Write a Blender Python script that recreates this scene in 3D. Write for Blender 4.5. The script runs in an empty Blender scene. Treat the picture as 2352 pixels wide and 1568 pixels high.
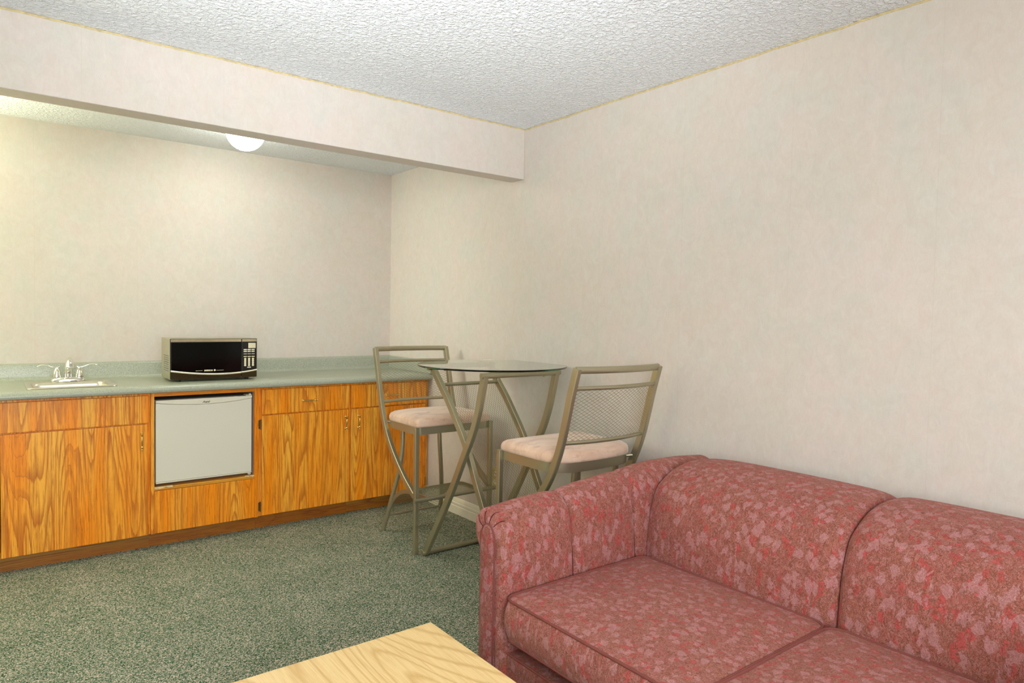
import bpy, bmesh, math, random
from mathutils import Vector, Matrix
import numpy as np
random.seed(7)
PI = math.pi
sc = bpy.context.scene
COL = sc.collection

# ------------------------------------------------------------------ materials
class MB:
    """tiny node-graph helper"""
    def __init__(s, name, rough=.5, metal=0., spec=.5):
        s.m = bpy.data.materials.new(name); s.m.use_nodes = True
        s.t = s.m.node_tree; s.n = s.t.nodes; s.l = s.t.links
        s.b = s.n['Principled BSDF']
        s.b.inputs['Roughness'].default_value = rough
        s.b.inputs['Metallic'].default_value = metal
        s.b.inputs['Specular IOR Level'].default_value = spec
        s._tc = None
    def tc(s, out='Object'):
        if s._tc is None: s._tc = s.n.new('ShaderNodeTexCoord')
        return s._tc.outputs[out]
    def put(s, sock, v):
        if isinstance(v, bpy.types.NodeSocket): s.l.new(v, sock)
        elif v is not None:
            if isinstance(v, (tuple, list)) and len(v) == 3 and sock.type == 'RGBA': v = (*v, 1)
            sock.default_value = v
    def map(s, vec, scale=(1, 1, 1), loc=(0, 0, 0), rot=(0, 0, 0)):
        n = s.n.new('ShaderNodeMapping'); s.l.new(vec, n.inputs[0])
        n.inputs['Scale'].default_value = scale; n.inputs['Rotation'].default_value = rot
        s.put(n.inputs['Location'], loc)
        return n.outputs[0]
    def noise(s, vec, scale, detail=2, rough=.5, dist=0, color=False):
        n = s.n.new('ShaderNodeTexNoise'); s.put(n.inputs['Vector'], vec)
        n.inputs['Scale'].default_value = scale; n.inputs['Detail'].default_value = detail
        n.inputs['Roughness'].default_value = rough; n.inputs['Distortion'].default_value = dist
        return n.outputs['Color' if color else 'Fac']
    def voro(s, vec, scale, feature='F1', out='Distance', rnd=1., metric='EUCLIDEAN'):
        n = s.n.new('ShaderNodeTexVoronoi'); n.distance = metric; s.put(n.inputs['Vector'], vec); n.feature = feature
        n.inputs['Scale'].default_value = scale; n.inputs['Randomness'].default_value = rnd
        return n.outputs[out]
    def math(s, op, a, b=None, c=None, clamp=False):
        n = s.n.new('ShaderNodeMath'); n.operation = op; n.use_clamp = clamp
        s.put(n.inputs[0], a); s.put(n.inputs[1], b)
        if c is not None: s.put(n.inputs[2], c)
        return n.outputs[0]
    def vadd(s, a, b, op='ADD'):
        n = s.n.new('ShaderNodeVectorMath'); n.operation = op
        s.put(n.inputs[0], a); s.put(n.inputs[1], b); return n.outputs[0]
    def vscale(s, a, k):
        n = s.n.new('ShaderNodeVectorMath'); n.operation = 'SCALE'
        s.put(n.inputs[0], a); n.inputs['Scale'].default_value = k; return n.outputs[0]
    def mix(s, f, a, b, mode='MIX'):
        n = s.n.new('ShaderNodeMix'); n.data_type = 'RGBA'; n.blend_type = mode
        s.put(n.inputs[0], f); s.put(n.inputs[6], a); s.put(n.inputs[7], b); return n.outputs[2]
    def ramp(s, f, stops, interp='LINEAR'):
        n = s.n.new('ShaderNodeValToRGB'); s.put(n.inputs[0], f); r = n.color_ramp; r.interpolation = interp
        while len(r.elements) < len(stops): r.elements.new(.5)
        for e, (p, c) in zip(r.elements, stops):
            e.position = p; e.color = (*c, 1) if len(c) == 3 else c
        return n.outputs[0]
    def rng(s, f, a, b, c=0, d=1):
        n = s.n.new('ShaderNodeMapRange'); s.put(n.inputs[0], f)
        for i, v in enumerate((a, b, c, d)): n.inputs[i + 1].default_value = v
        return n.outputs[0]
    def bump(s, h, strength=.3, dist=.002):
        n = s.n.new('ShaderNodeBump'); s.put(n.inputs['Height'], h)
        n.inputs['Strength'].default_value = strength; n.inputs['Distance'].default_value = dist
        s.l.new(n.outputs[0], s.b.inputs['Normal'])
    def color(s, c): s.put(s.b.inputs['Base Color'], c)
    def rnd(s):
        n = s.n.new('ShaderNodeObjectInfo'); return n.outputs['Random']

def L(r, g, b):
    """sRGB 0-255 to linear"""
    f = lambda v: (v / 255) / 12.92 if v <= 10 else ((v / 255 + .055) / 1.055) ** 2.4
    return (f(r), f(g), f(b))

def plain(name, c, rough=.5, metal=0., spec=.5, vary=.06, scale=30):
    m = MB(name, rough, metal, spec)
    n = m.noise(m.tc(), scale, 3)
    m.color(m.mix(m.rng(n, .3, .7), tuple(x * (1 - vary) for x in c), tuple(min(1, x * (1 + vary)) for x in c)))
    return m.m

def wallpaper():
    m = MB('wallpaper', .75, 0, .25)
    v = m.tc()
    big = m.noise(m.map(v, (1, 1, .85)), 4.2, 4, .6, .3)
    hue = m.noise(m.map(v, (1.15, 1.15, 1), (5, 3, 1)), 6.5, 4, .6, .3)
    mid = m.noise(m.map(v, (1, 1, .8), (1, 9, 4)), 22, 5, .7, 1.0)
    fib = m.noise(m.map(v, (1, 1, .3)), 70, 3, .65, 2.0)
    c = m.mix(m.rng(hue, .34, .66), L(212, 196, 188), L(201, 197, 187))
    c = m.mix(m.rng(big, .35, .65, 0, .65), c, L(208, 194, 180))
    c = m.mix(m.rng(mid, .36, .66, 0, .42), c, L(217, 212, 202))
    c = m.mix(m.rng(mid, .34, .14, 0, .5), c, L(188, 174, 162))
    c = m.mix(m.rng(fib, .4, .7, 0, .16), c, L(186, 176, 164))
    # faint strip seams every 0.52 m
    sep = m.n.new('ShaderNodeSeparateXYZ'); m.l.new(v, sep.inputs[0])
    s2 = m.math('ADD', sep.outputs[0], sep.outputs[1])
    fr = m.math('FRACT', m.math('MULTIPLY', m.math('ADD', s2, .18), 1 / .52))
    seam = m.math('LESS_THAN', fr, .004)
    c = m.mix(m.math('MULTIPLY', seam, .25), c, L(190, 180, 160))
    m.color(c)
    m.bump(m.math('ADD', fib, m.noise(v, 220, 2)), .12, .002)
    return m.m

def popcorn(name, c):
    m = MB(name, .9, 0, .1)
    v = m.tc()
    a = m.noise(v, 62, 3, .6, .5); b = m.noise(v, 150, 2, .5)
    h = m.math('ADD', m.rng(a, .42, .66), m.math('MULTIPLY', b, .35))
    m.color(m.mix(m.rng(a, .35, .6), tuple(x * .93 for x in c), c))
    m.bump(h, .75, .008)
    return m.m

def carpet():
    m = MB('carpet', .95, 0, .1)
    v = m.tc()
    w = m.vadd(v, m.vscale(m.noise(v, 40, 2, color=True), .02))
    a = m.noise(w, 270, 2, .65); b = m.noise(w, 150, 2, .6)
    lo = m.noise(v, 5, 3, .6)
    fine = m.noise(v, 420, 1)
    t = m.math('ADD', m.math('MULTIPLY', a, .6), m.math('MULTIPLY', b, .4))
    t = m.math('ADD', t, m.rng(lo, .3, .7, -.012, .012))
    c = m.ramp(t, [(.41, L(38, 70, 50)), (.46, L(78, 124, 86)), (.50, L(128, 144, 122)), (.54, L(202, 192, 172)), (.60, L(246, 230, 214))])
    c = m.mix(m.rng(fine, .35, .75, 0, .35), c, L(66, 84, 60))
    pk = m.voro(v, 60, 'F1', 'Distance')
    c = m.mix(m.math('MULTIPLY', m.math('LESS_THAN', pk, .09), .55), c, L(190, 128, 98))
    m.color(c)
    m.bump(m.math('ADD', t, m.math('MULTIPLY', fine, .5)), .9, .008)
    return m.m

def oak(name, horiz=False, dark=1., rough=.33):
    m = MB(name, rough, 0, .5)
    v = m.tc()
    off = m.n.new('ShaderNodeCombineXYZ'); r = m.rnd()
    m.l.new(m.math('MULTIPLY', r, 17.), off.inputs[0]); m.l.new(m.math('MULTIPLY', r, 9.), off.inputs[2])
    v = m.vadd(v, off.outputs[0])
    st = (.075, 1, 1) if horiz else (1, 1, .075)
    sv = m.map(v, st)
    n1 = m.noise(sv, 6.2, 1.5, .45, .1)
    mask = m.noise(sv, 9, 2, .5)
    jag = m.noise(m.map(v, (.05, 1, 1) if horiz else (1, 1, .05)), 120, 2, .6)
    nn = m.math('ADD', n1, m.math('MULTIPLY', m.math('SUBTRACT', jag, .5), .016))
    ring = m.math('FRACT', m.math('MULTIPLY', nn, 24))
    edge = m.rng(ring, .0, .42)                       # sharp on one side, soft on the other
    edge = m.math('MAXIMUM', edge, m.rng(mask, .42, .62))
    edge = m.math('MINIMUM', edge, m.rng(ring, 1.0, .93))
    ps = (.03, 1, 1) if horiz else (1, 1, .03)
    pore = m.noise(m.map(v, ps), 330, 3, .7)
    pore2 = m.noise(m.map(v, ps), 130, 2, .6)
    pore3 = m.noise(m.map(v, (.012, 1, 1) if horiz else (1, 1, .012)), 60, 2, .5)
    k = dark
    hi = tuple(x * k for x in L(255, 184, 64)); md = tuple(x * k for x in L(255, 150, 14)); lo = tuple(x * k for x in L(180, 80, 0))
    c = m.mix(m.rng(mask, .35, .6), hi, md)
    c = m.mix(m.rng(edge, 0, 1, .72, 0), c, lo)
    c = m.mix(m.rng(pore3, .52, .7, 0, .3), c, lo)
    c = m.mix(m.rng(pore2, .53, .64, 0, .5), c, lo)
    c = m.mix(m.rng(pore, .54, .64, 0, .55), c, tuple(x * .75 for x in lo))
    m.color(c)
    m.bump(pore, .12, .001)
    return m.m

def ash_top():
    m = MB('coffee_table_wood', .38, 0, .45)
    v = m.tc()
    sv = m.map(v, (1, .14, 1))
    n1 = m.noise(sv, 3.0, 1.5, .4, .15)
    jg = m.noise(m.map(v, (1, .06, 1)), 90, 2, .6)
    nn = m.math('ADD', n1, m.math('MULTIPLY', m.math('SUBTRACT', jg, .5), .010))
    ring = m.math('ABSOLUTE', m.math('SUBTRACT', m.math('FRACT', m.math('MULTIPLY', nn, 34)), .5))
    pore = m.noise(m.map(v, (1, .025, 1)), 300, 3, .7)
    pore2 = m.noise(m.map(v, (1, .03, 1)), 110, 2, .6)
    c = m.mix(m.rng(ring, .0, .2), L(206, 166, 104), L(232, 200, 142))
    c = m.mix(m.rng(pore2, .45, .65, 0, .45), c, L(214, 176, 114))
    c = m.mix(m.rng(pore, .50, .64, 0, .5), c, L(204, 164, 102))
    m.color(c); m.bump(pore, .05, .001)
    return m.m

def sofa_fabric(name='sofa_fabric', k=1.0):
    m = MB(name, .85, 0, .2)
    m.b.inputs['Sheen Weight'].default_value = .25
    m.b.inputs['Sheen Tint'].default_value = (*L(220, 160, 150), 1)
    v = m.tc()
    warp = m.vscale(m.vadd(m.noise(v, 26, 3, .6, color=True), (.5, .5, .5), 'SUBTRACT'), .03)
    w = m.vadd(v, warp)
    # tilted leaf-like flecks
    wv = m.map(w, (1.25, 1.25, .72), rot=(.5, .35, .3))
    cell = m.voro(wv, 31, 'F1', 'Color', metric='MANHATTAN'); dist = m.voro(wv, 31, 'F1', 'Distance', metric='MANHATTAN')
    jag = m.math('MULTIPLY', m.math('SUBTRACT', m.noise(w, 130, 3, .7), .5), .9)
    dist = m.math('ADD', dist, jag)
    sp = m.n.new('ShaderNodeSeparateColor'); m.l.new(cell, sp.inputs[0])
    rv = m.map(w, (1.9, 1.9, .75), (3, 1, 2), rot=(-.4, .5, .1))
    cell2 = m.voro(rv, 25, 'F1', 'Color', metric='MANHATTAN'); dist2 = m.math('ADD', m.voro(rv, 25, 'F1', 'Distance', metric='MANHATTAN'), jag)
    sp2 = m.n.new('ShaderNodeSeparateColor'); m.l.new(cell2, sp2.inputs[0])
    def lines(scale, w1, seed, rot):
        ln = m.noise(m.map(w, (1, 1, .55), (seed,) * 3, rot=rot), scale, 3, .6, 1.4)
        return m.rng(m.math('ABSOLUTE', m.math('SUBTRACT', ln, .5)), w1 * .3, w1, 1, 0)
    web = m.math('MAXIMUM', lines(46, .028, 0, (.5, .2, 0)), lines(74, .03, 4, (-.6, .3, .2)))
    web = m.math('MAXIMUM', web, m.math('MULTIPLY', lines(120, .04, 9, (.2, -.5, 0)), .7))
    lite = lines(60, .02, 14, (.7, .1, .4))
    fine = m.noise(v, 520, 2, .7)
    dens = m.noise(w, 55, 3, .6)
    base = m.mix(m.rng(m.noise(v, 9, 3), .3, .7), L(176, 114, 92), L(180, 100, 92))
    base = m.mix(m.rng(dens, .42, .62), base, L(184, 124, 114))
    base = m.mix(m.math('MULTIPLY', lite, .45), base, L(200, 152, 140))
    mauve = m.math('MULTIPLY', m.rng(dist, .74, .64), m.math('GREATER_THAN', sp.outputs[0], .40))
    coral = m.math('MULTIPLY', m.rng(dist2, .72, .62), m.math('GREATER_THAN', sp2.outputs[1], .62))
    c = m.mix(m.math('MULTIPLY', coral, .8), base, L(208, 84, 84))
    c = m.mix(m.math('MULTIPLY', mauve, .78), c, L(200, 146, 144))
    rim = m.math('MULTIPLY', m.rng(m.math('ABSOLUTE', m.math('SUBTRACT', dist, .74)), .0, .06, 1, 0), m.math('GREATER_THAN', sp.outputs[0], .40))
    wf = m.math('MULTIPLY', web, m.math('SUBTRACT', .9, m.math('MULTIPLY', mauve, .35)))
    c = m.mix(m.math('MAXIMUM', wf, m.math('MULTIPLY', rim, .35)), c, L(118, 72, 52))
    c = m.mix(m.rng(fine, .42, .62, 0, .34), c, L(108, 62, 52))
    c = m.mix(1, c, (.90, .84, .86), 'MULTIPLY')
    if k != 1: c = m.mix(1, c, (k, k * .97, k * 1.02), 'MULTIPLY')
    m.color(c)
    m.bump(m.math('ADD', m.math('ADD', m.math('MULTIPLY', fine, .5), m.math('MULTIPLY', web, -.4)), m.math('MULTIPLY', mauve, .3)), .5, .0015)
    return m.m

def laminate():
    m = MB('laminate_countertop', .3, 0, .5)
    v = m.tc()
    a = m.noise(v, 800, 2, .6); b = m.noise(v, 420, 2, .6)
    t = m.math('ADD', m.math('MULTIPLY', a, .55), m.math('MULTIPLY', b, .45))
    m.color(m.ramp(t, [(.38, L(114, 116, 102)), (.5, L(162, 166, 147)), (.62, L(200, 201, 184))]))
    return m.m

def suede():
    m = MB('seat_suede', .9, 0, .15)
    m.b.inputs['Sheen Weight'].default_value = .4
    v = m.tc()
    a = m.noise(m.map(v, (1, 2.4, 1), rot=(0, 0, .5)), 6, 4, .6, .8)
    c = m.ramp(a, [(.3, L(202, 164, 140)), (.5, L(218, 182, 156)), (.72, L(228, 198, 174))])
    dirt = m.noise(m.map(v, (1, 1, 3)), 13, 4, .65, .5)
    c = m.mix(m.rng(dirt, .56, .74, 0, .5), c, L(150, 104, 84))
    m.color(c); m.bump(m.noise(v, 300, 2), .2, .001)
    return m.m

def painted_metal(name, c, rough=.38, metal=.55):
    m = MB(name, rough, metal, .5)
    v = m.tc()
    a = m.noise(v, 350, 2); b = m.noise(v, 12, 3)
    col = m.mix(m.rng(a, .3, .7, 0, .3), c, tuple(x * .8 for x in c))
    m.color(m.mix(m.rng(b, .35, .7, 0, .25), col, tuple(x * .82 for x in c)))
    return m.m

def glass():
    m = MB('clear_glass', .0, 0, .5)
    m.b.inputs['Transmission Weight'].default_value = 1
    m.b.inputs['IOR'].default_value = 1.45
    n = m.noise(m.tc(), 3, 1)
    m.color(m.mix(m.rng(n, 0, 1, 0, .1), (.93, .99, .95), (.96, 1, .97)))
    va = m.n.new('ShaderNodeVolumeAbsorption'); va.inputs['Color'].default_value = (.35, .85, .55, 1)
    va.inputs['Density'].default_value = 3.5
    m.l.new(va.outputs[0], m.n['Material Output'].inputs['Volume'])
    return m.m

def emis(name, c, k):
    m = MB(name, .4)
    n = m.noise(m.tc(), 4, 1)
    m.color(m.mix(n, c, tuple(x * .98 for x in c)))
    m.put(m.b.inputs['Emission Color'], c); m.b.inputs['Emission Strength'].default_value = k
    return m.m

M = {}
M['wall'] = wallpaper()
M['ceil'] = popcorn('popcorn_ceiling', (.90, .915, .94))
M['carpet'] = carpet()
M['oak'] = oak('oak_veneer')
M['oakh'] = oak('oak_horizontal', True, .8)
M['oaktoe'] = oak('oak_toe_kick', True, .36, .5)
M['ash'] = ash_top()
M['sofa'] = sofa_fabric()
M['sofad'] = sofa_fabric('sofa_fabric_darker', .82)  # same fabric in a darker tone
M['pipe'] = plain('sofa_piping', L(124, 68, 60), .85, 0, .2)
M['seamdark'] = plain('seam_crease_dark', L(84, 38, 44), .95, 0, .1)  # dark seam tone; on the pleats it stands in for crease shade
M['lam'] = laminate()
M['suede'] = suede()
M['metal'] = painted_metal('champagne_metal', L(176, 168, 140), .3, .72)
M['wire'] = painted_metal('champagne_wire', L(150, 142, 106), .42, .4)
M['glass'] = glass()
M['white'] = plain('white_paint', L(236, 231, 212), .45, 0, .4, .02)
M['brass'] = plain('brass', L(226, 196, 120), .22, 1., .5)
M['bronze'] = plain('bronze_hinge', L(128, 96, 58), .4, .8)
M['chrome'] = plain('chrome', L(235, 235, 228), .06, 1., .5, .01)
M['steel'] = plain('brushed_steel', L(222, 216, 200), .28, .9, .5, .03)
M['fridge'] = plain('fridge_panel', L(226, 220, 202), .42, 0, .45, .015, 200)
M['fridgetrim'] = plain('fridge_trim', L(232, 226, 204), .4, 0, .45, .01)
M['liner'] = plain('bay_liner', L(150, 144, 138), .6)
M['darkgap'] = plain('bay_interior', L(40, 26, 20), .8)
M['black'] = plain('black_gloss', L(4, 4, 4), .08, 0, .22, .01)
M['blackp'] = plain('black_plastic', L(26, 25, 20), .25, 0, .5)
M['mwside'] = plain('microwave_side', L(176, 168, 138), .35, .55)
M['mwtrim'] = plain('microwave_trim', L(226, 216, 184), .16, 1.)
M['mwbar'] = plain('microwave_bar', L(236, 230, 206), .25, .5)
M['mwlow'] = plain('microwave_lower', L(96, 96, 66), .12, .9)
M['btn'] = plain('button_print', L(224, 214, 180), .5)
M['ink'] = plain('logo_ink', L(96, 88, 66), .6)
M['ivory'] = plain('ivory_plastic', L(206, 190, 128), .4)
M['caulk'] = plain('caulk', L(206, 188, 140), .7, 0, .3, .15, 60)
M['flaked'] = plain('flaked_edge', L(226, 200, 150), .7, 0, .3, .2, 90)
M['lamp'] = emis('lamp_glass', (.95, 1., .92), 31.)
M['plasticclear'] = plain('clear_bumper', L(214, 212, 200), .15, 0, .6)
M['winglass'] = emis('window_fill_glow', (.93, .97, 1.), 2.0)  # glow added to the unseen rear window

# ------------------------------------------------------------------ mesh helpers
def obj(name, bm, mat, parent=None, smooth=False, world=True, bevel=0, seg=2, angle=35):
    """link a bmesh as ONE object. world=True: geometry given in world space."""
    me = bpy.data.meshes.new(name)
    bmesh.ops.recalc_face_normals(bm, faces=bm.faces)
    if world:
        if parent is not None: org = parent_world(parent)
        elif bm.verts:
            xs = [v.co for v in bm.verts]
            org = Vector(((min(c.x for c in xs) + max(c.x for c in xs)) / 2, (min(c.y for c in xs) + max(c.y for c in xs)) / 2, min(c.z for c in xs)))
            if name.split('.')[0].split('_')[0] in ('wall', 'ceiling', 'floor', 'trim'): org = Vector()
        bmesh.ops.translate(bm, verts=bm.verts, vec=-org)
    bm.to_mesh(me); bm.free()
    if smooth:
        for p in me.polygons: p.use_smooth = True
    o = bpy.data.objects.new(name, me); COL.objects.link(o)
    if isinstance(mat, (list, tuple)):
        for q in mat: me.materials.append(q)
    else: me.materials.append(mat)
    if parent is not None: o.parent = parent
    elif world: o.location = org
    if smooth and angle < 180:
        mod = o.modifiers.new('split', 'EDGE_SPLIT'); mod.split_angle = math.radians(angle)
    if bevel:
        b = o.modifiers.new('bevel', 'BEVEL'); b.width = bevel; b.segments = seg; b.limit_method = 'ANGLE'; b.angle_limit = math.radians(40)
        b.harden_normals = False
    return o

def parent_world(p):
    v = Vector(p.location)
    while p.parent is not None:
        p = p.parent; v += Vector(p.location)
    return v

def thing(name, label, cat, loc=(0, 0, 0), rotz=0, group=None):
    o = bpy.data.objects.new(name, None); COL.objects.link(o)
    o.location = loc; o.rotation_euler = (0, 0, rotz); o.empty_display_size = .1
    o['label'] = label; o['category'] = cat
    if group: o['group'] = group
    return o

def tag(o, label, cat, group=None):
    o['label'] = label; o['category'] = cat
    if group: o['group'] = group
    return o

def struct(o): o['kind'] = 'structure'; return o
def B(): return bmesh.new()

def box(bm, x0, x1, y0, y1, z0, z1):
    v = [bm.verts.new(p) for p in ((x0, y0, z0), (x1, y0, z0), (x1, y1, z0), (x0, y1, z0), (x0, y0, z1), (x1, y0, z1), (x1, y1, z1), (x0, y1, z1))]
    for f in ((0, 3, 2, 1), (4, 5, 6, 7), (0, 1, 5, 4), (1, 2, 6, 5), (2, 3, 7, 6), (3, 0, 4, 7)): bm.faces.new([v[i] for i in f])
    return bm

def rings(bm, R, closed=True, cap=True, loop=False):
    """R: list of rings (lists of points) -> skin"""
    vs = [[bm.verts.new(p) for p in r] for r in R]
    n = len(R[0])
    m = len(vs)
    for i in range(m if loop else m - 1):
        a, b = vs[i], vs[(i + 1) % m]
        for j in range(n if closed else n - 1):
            k = (j + 1) % n
            try: bm.faces.new((a[j], a[k], b[k], b[j]))
            except ValueError: pass
    if cap and closed and not loop:
        for r in (vs[0], vs[-1]):
            try: bm.faces.new(r)
            except ValueError: pass
    return vs

def circ(r, n=12, ry=None): return [(r * math.cos(2 * PI * i / n), (ry or r) * math.sin(2 * PI * i / n)) for i in range(n)]
def sq(a, b=None, c=.12):
    b = b or a; a /= 2; b /= 2; c = c * min(a, b) * 2
    return [(a - c, -b), (a, -b + c), (a, b - c), (a - c, b), (-a + c, b), (-a, b - c), (-a, -b + c), (-a + c, -b)]

def sweep(bm, pts, sec, side=None, closed=False, cap=True):
    """sweep a 2D section along pts. side: fixed vector for section x axis, else parallel transport"""
    P = [Vector(p) for p in pts]; n = len(P); R = []
    prev = None
    for i in range(n):
        if closed: t = (P[(i + 1) % n] - P[i - 1]).normalized()
        else: t = (P[min(i + 1, n - 1)] - P[max(i - 1, 0)]).normalized()
        if side is not None:
            s = Vector(side); s = (s - t * s.dot(t)).normalized()
        else:
            if prev is None:
                a = Vector((0, 0, 1)) if abs(t.z) < .9 else Vector((1, 0, 0))
                s = t.cross(a).normalized()
            else: s = (prev - t * prev.dot(t)).normalized()
            prev = s
        u = s.cross(t)
        # mitre scale on sharp bends
        R.append([P[i] + s * x + u * y for x, y in sec])
    rings(bm, R, cap=cap, loop=closed)
    return bm

def spline(pts, n=24):
    """Catmull-Rom through points"""
    P = [Vector(p) for p in pts]; out = []
    P = [P[0] * 2 - P[1]] + P + [P[-1] * 2 - P[-2]]
    m = len(P) - 3
    for i in range(n + 1):
        t = i / n * m; k = min(int(t), m - 1); u = t - k
        a, b, c, d = P[k:k + 4]
        out.append(.5 * ((2 * b) + (c - a) * u + (2 * a - 5 * b + 4 * c - d) * u * u + (3 * b - a - 3 * c + d) * u ** 3))
    return out

def lathe(bm, prof, n=16, axis='Z', at=(0, 0, 0)):
    at = Vector(at); R = []
    for r, h in prof:
        ring = []
        for i in range(n):
            c, s = r * math.cos(2 * PI * i / n), r * math.sin(2 * PI * i / n)
            ring.append(at + Vector({'Z': (c, s, h), 'X': (h, c, s), 'Y': (c, h, s)}[axis]))
        R.append(ring)
    rings(bm, R); return bm

def wire(bm, a, b, r, n=4):
    a = Vector(a); b = Vector(b)
    if (b - a).length < 1e-5: return
    sweep(bm, [a, b], circ(r, n))

def lattice(bm, S, U, V, du, dv, r, rows=None):
    """expanded-metal diamonds on surface S(u,v), u in 0..U, v in 0..V (metres); cell du x dv.
       zig-zag strands like real expanded metal; each strand a thin ribbon tube"""
    k = int(math.ceil(U / du)) + 1
    nv = int(V / (dv / 2))
    dv2 = V / nv
    for fam in (1, -1):
        i = -nv - 2
        while i * du / 2 < U + nv * du / 2 + du:
            # line u = u0 + fam * j*du/2
            pts = []
            for j in range(nv + 1):
                u = i * du / 2 + fam * (j % 1e9) * du / 2 if fam == 1 else (i * du / 2 - j * du / 2)
                pts.append((u, j * dv2))
            # even lines only so the families meet in nodes
            if i % 2 == 0:
                seg = []
                for (ua, va), (ub, vb) in zip(pts[:-1], pts[1:]):
                    lo, hi = min(ua, ub), max(ua, ub)
                    if hi <= 0 or lo >= U:
                        if len(seg) > 1: sweep(bm, [S(*q) for q in seg], circ(r, 4))
                        seg = []; continue
                    def cl(u, v, u2, v2):
                        if u < 0: t = (0 - u) / (u2 - u); return (0, v + (v2 - v) * t)
                        if u > U: t = (U - u) / (u2 - u); return (U, v + (v2 - v) * t)
                        return (u, v)
                    a = cl(ua, va, ub, vb); b = cl(ub, vb, ua, va)
                    if not seg: seg = [a]
                    seg.append(b)
                if len(seg) > 1: sweep(bm, [S(*q) for q in seg], circ(r, 4))
            i += 1
    return bm

def text(name, s, size, mat, parent, loc, rot, shear=0, ext=.0006, spacing=1., offset=0):
    cu = bpy.data.curves.new(name, 'FONT'); cu.body = s; cu.size = size; cu.shear = shear; cu.extrude = ext
    cu.align_x = 'CENTER'; cu.align_y = 'CENTER'; cu.space_character = spacing; cu.offset = offset
    tmp = bpy.data.objects.new(name + '_c', cu); COL.objects.link(tmp)
    dg = bpy.context.evaluated_depsgraph_get()
    me = bpy.data.meshes.new_from_object(tmp.evaluated_get(dg)); bpy.data.objects.remove(tmp)
    me.name = name; me.materials.clear(); me.materials.append(mat)
    o = bpy.data.objects.new(name, me); COL.objects.link(o); o.parent = parent
    o.location = Vector(loc); o.rotation_euler = rot
    return o

# ------------------------------------------------------------------ room
H, HK, HB = 2.4096, 2.3887, 2.1204
B1, B2 = -1.634, -1.515
XL, YR = -4.3, -6.4
bm = B(); box(bm, XL - .1, .1, YR - .1, .1, -.1, 0); struct(obj('floor', bm, M['carpet']))
bm = B(); box(bm, XL - .1, .1, YR - .1, B1 + .05, H, H + .1); struct(obj('ceiling', bm, M['ceil']))
bm = B(); box(bm, XL - .1, .1, B2 - .05, .1, HK, HK + .1); struct(obj('ceiling_kitchen', bm, M['ceil']))
bm = B(); box(bm, XL - .1, .1, 0, .1, 0, HK + .02); struct(obj('wall_back', bm, M['wall']))
bm = B(); box(bm, 0, .1, YR - .1, 0, 0, H + .02); struct(obj('wall_right', bm, M['wall']))
bm = B(); box(bm, XL - .1, XL, YR - .1, 0, 0, H + .02); struct(obj('wall_left', bm, M['wall']))
# rear wall with an added window opening for fill light (unseen, behind the camera)
WX0, WX1, WZ0, WZ1 = -3.7, -1.3, .85, 2.15
bm = B()
box(bm, XL, WX0, YR - .1, YR, 0, H); box(bm, WX1, 0, YR - .1, YR, 0, H)
box(bm, WX0, WX1, YR - .1, YR, 0, WZ0); box(bm, WX0, WX1, YR - .1, YR, WZ1, H)
struct(obj('wall_rear', bm, M['wall']))
bm = B()
for x in (WX0, (WX0 + WX1) / 2 - .02, WX1 - .05): box(bm, x, x + .05, YR - .07, YR - .02, WZ0, WZ1)
box(bm, WX0, WX1, YR - .07, YR - .02, WZ0, WZ0 + .05); box(bm, WX0, WX1, YR - .07, YR - .02, WZ1 - .05, WZ1)
w = struct(obj('added_window_1', bm, M['white']))
bm = B(); box(bm, WX0 + .05, WX1 - .05, YR - .052, YR - .046, WZ0 + .05, WZ1 - .05)
obj('pane', bm, M['winglass'], w)  # emissive pane, put in as fill light
# dropped beam
bm = B(); box(bm, XL, 0, B1, B2, HB, H + .01); struct(obj('trim_1', bm, M['wall'], bevel=.003))

def caulk(name, a, b, k):
    a = Vector(a); b = Vector(b); n = int((b - a).length / .012); rr = random.Random(k); pts = []
    dr = 0; wob = 0
    for i in range(n + 1):
        wob = wob * .8 + rr.uniform(-1, 1) * .0011
        p = a.lerp(b, i / n); p.z += wob; pts.append(p)
    bm = B(); sweep(bm, pts, circ(.0042, 6)); 
    return struct(obj(name, bm, M['caulk']))
caulk('trim_2', (XL, B1, H - .005), (0, B1, H - .005), 1)
caulk('trim_3', (0, B1, H - .005), (0, YR, H - .005), 2)

# baseboards: moulded profile (d = distance from wall, z)
BP = [(0, 0), (.013, 0), (.013, .052), (.010, .056), (.010, .060), (.012, .064), (.012, .074), (.008, .080), (.008, .085), (.006, .096), (.003, .106), (0, .108)]
def baseboard(name, f0, f1):
    bm = B(); rings(bm, [[f0(d, z) for d, z in BP], [f1(d, z) for d, z in BP]])
    return struct(obj(name, bm, M['white']))
baseboard('baseboard_right', lambda d, z: (-d, -.535, z), lambda d, z: (-d, YR, z))
baseboard('baseboard_left', lambda d, z: (XL + d, 0, z), lambda d, z: (XL + d, YR, z))
baseboard('baseboard_rear', lambda d, z: (XL, YR + d, z), lambda d, z: (0, YR + d, z))
baseboard('baseboard_back', lambda d, z: (XL, -d, z), lambda d, z: (-3.12, -d, z))

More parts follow.
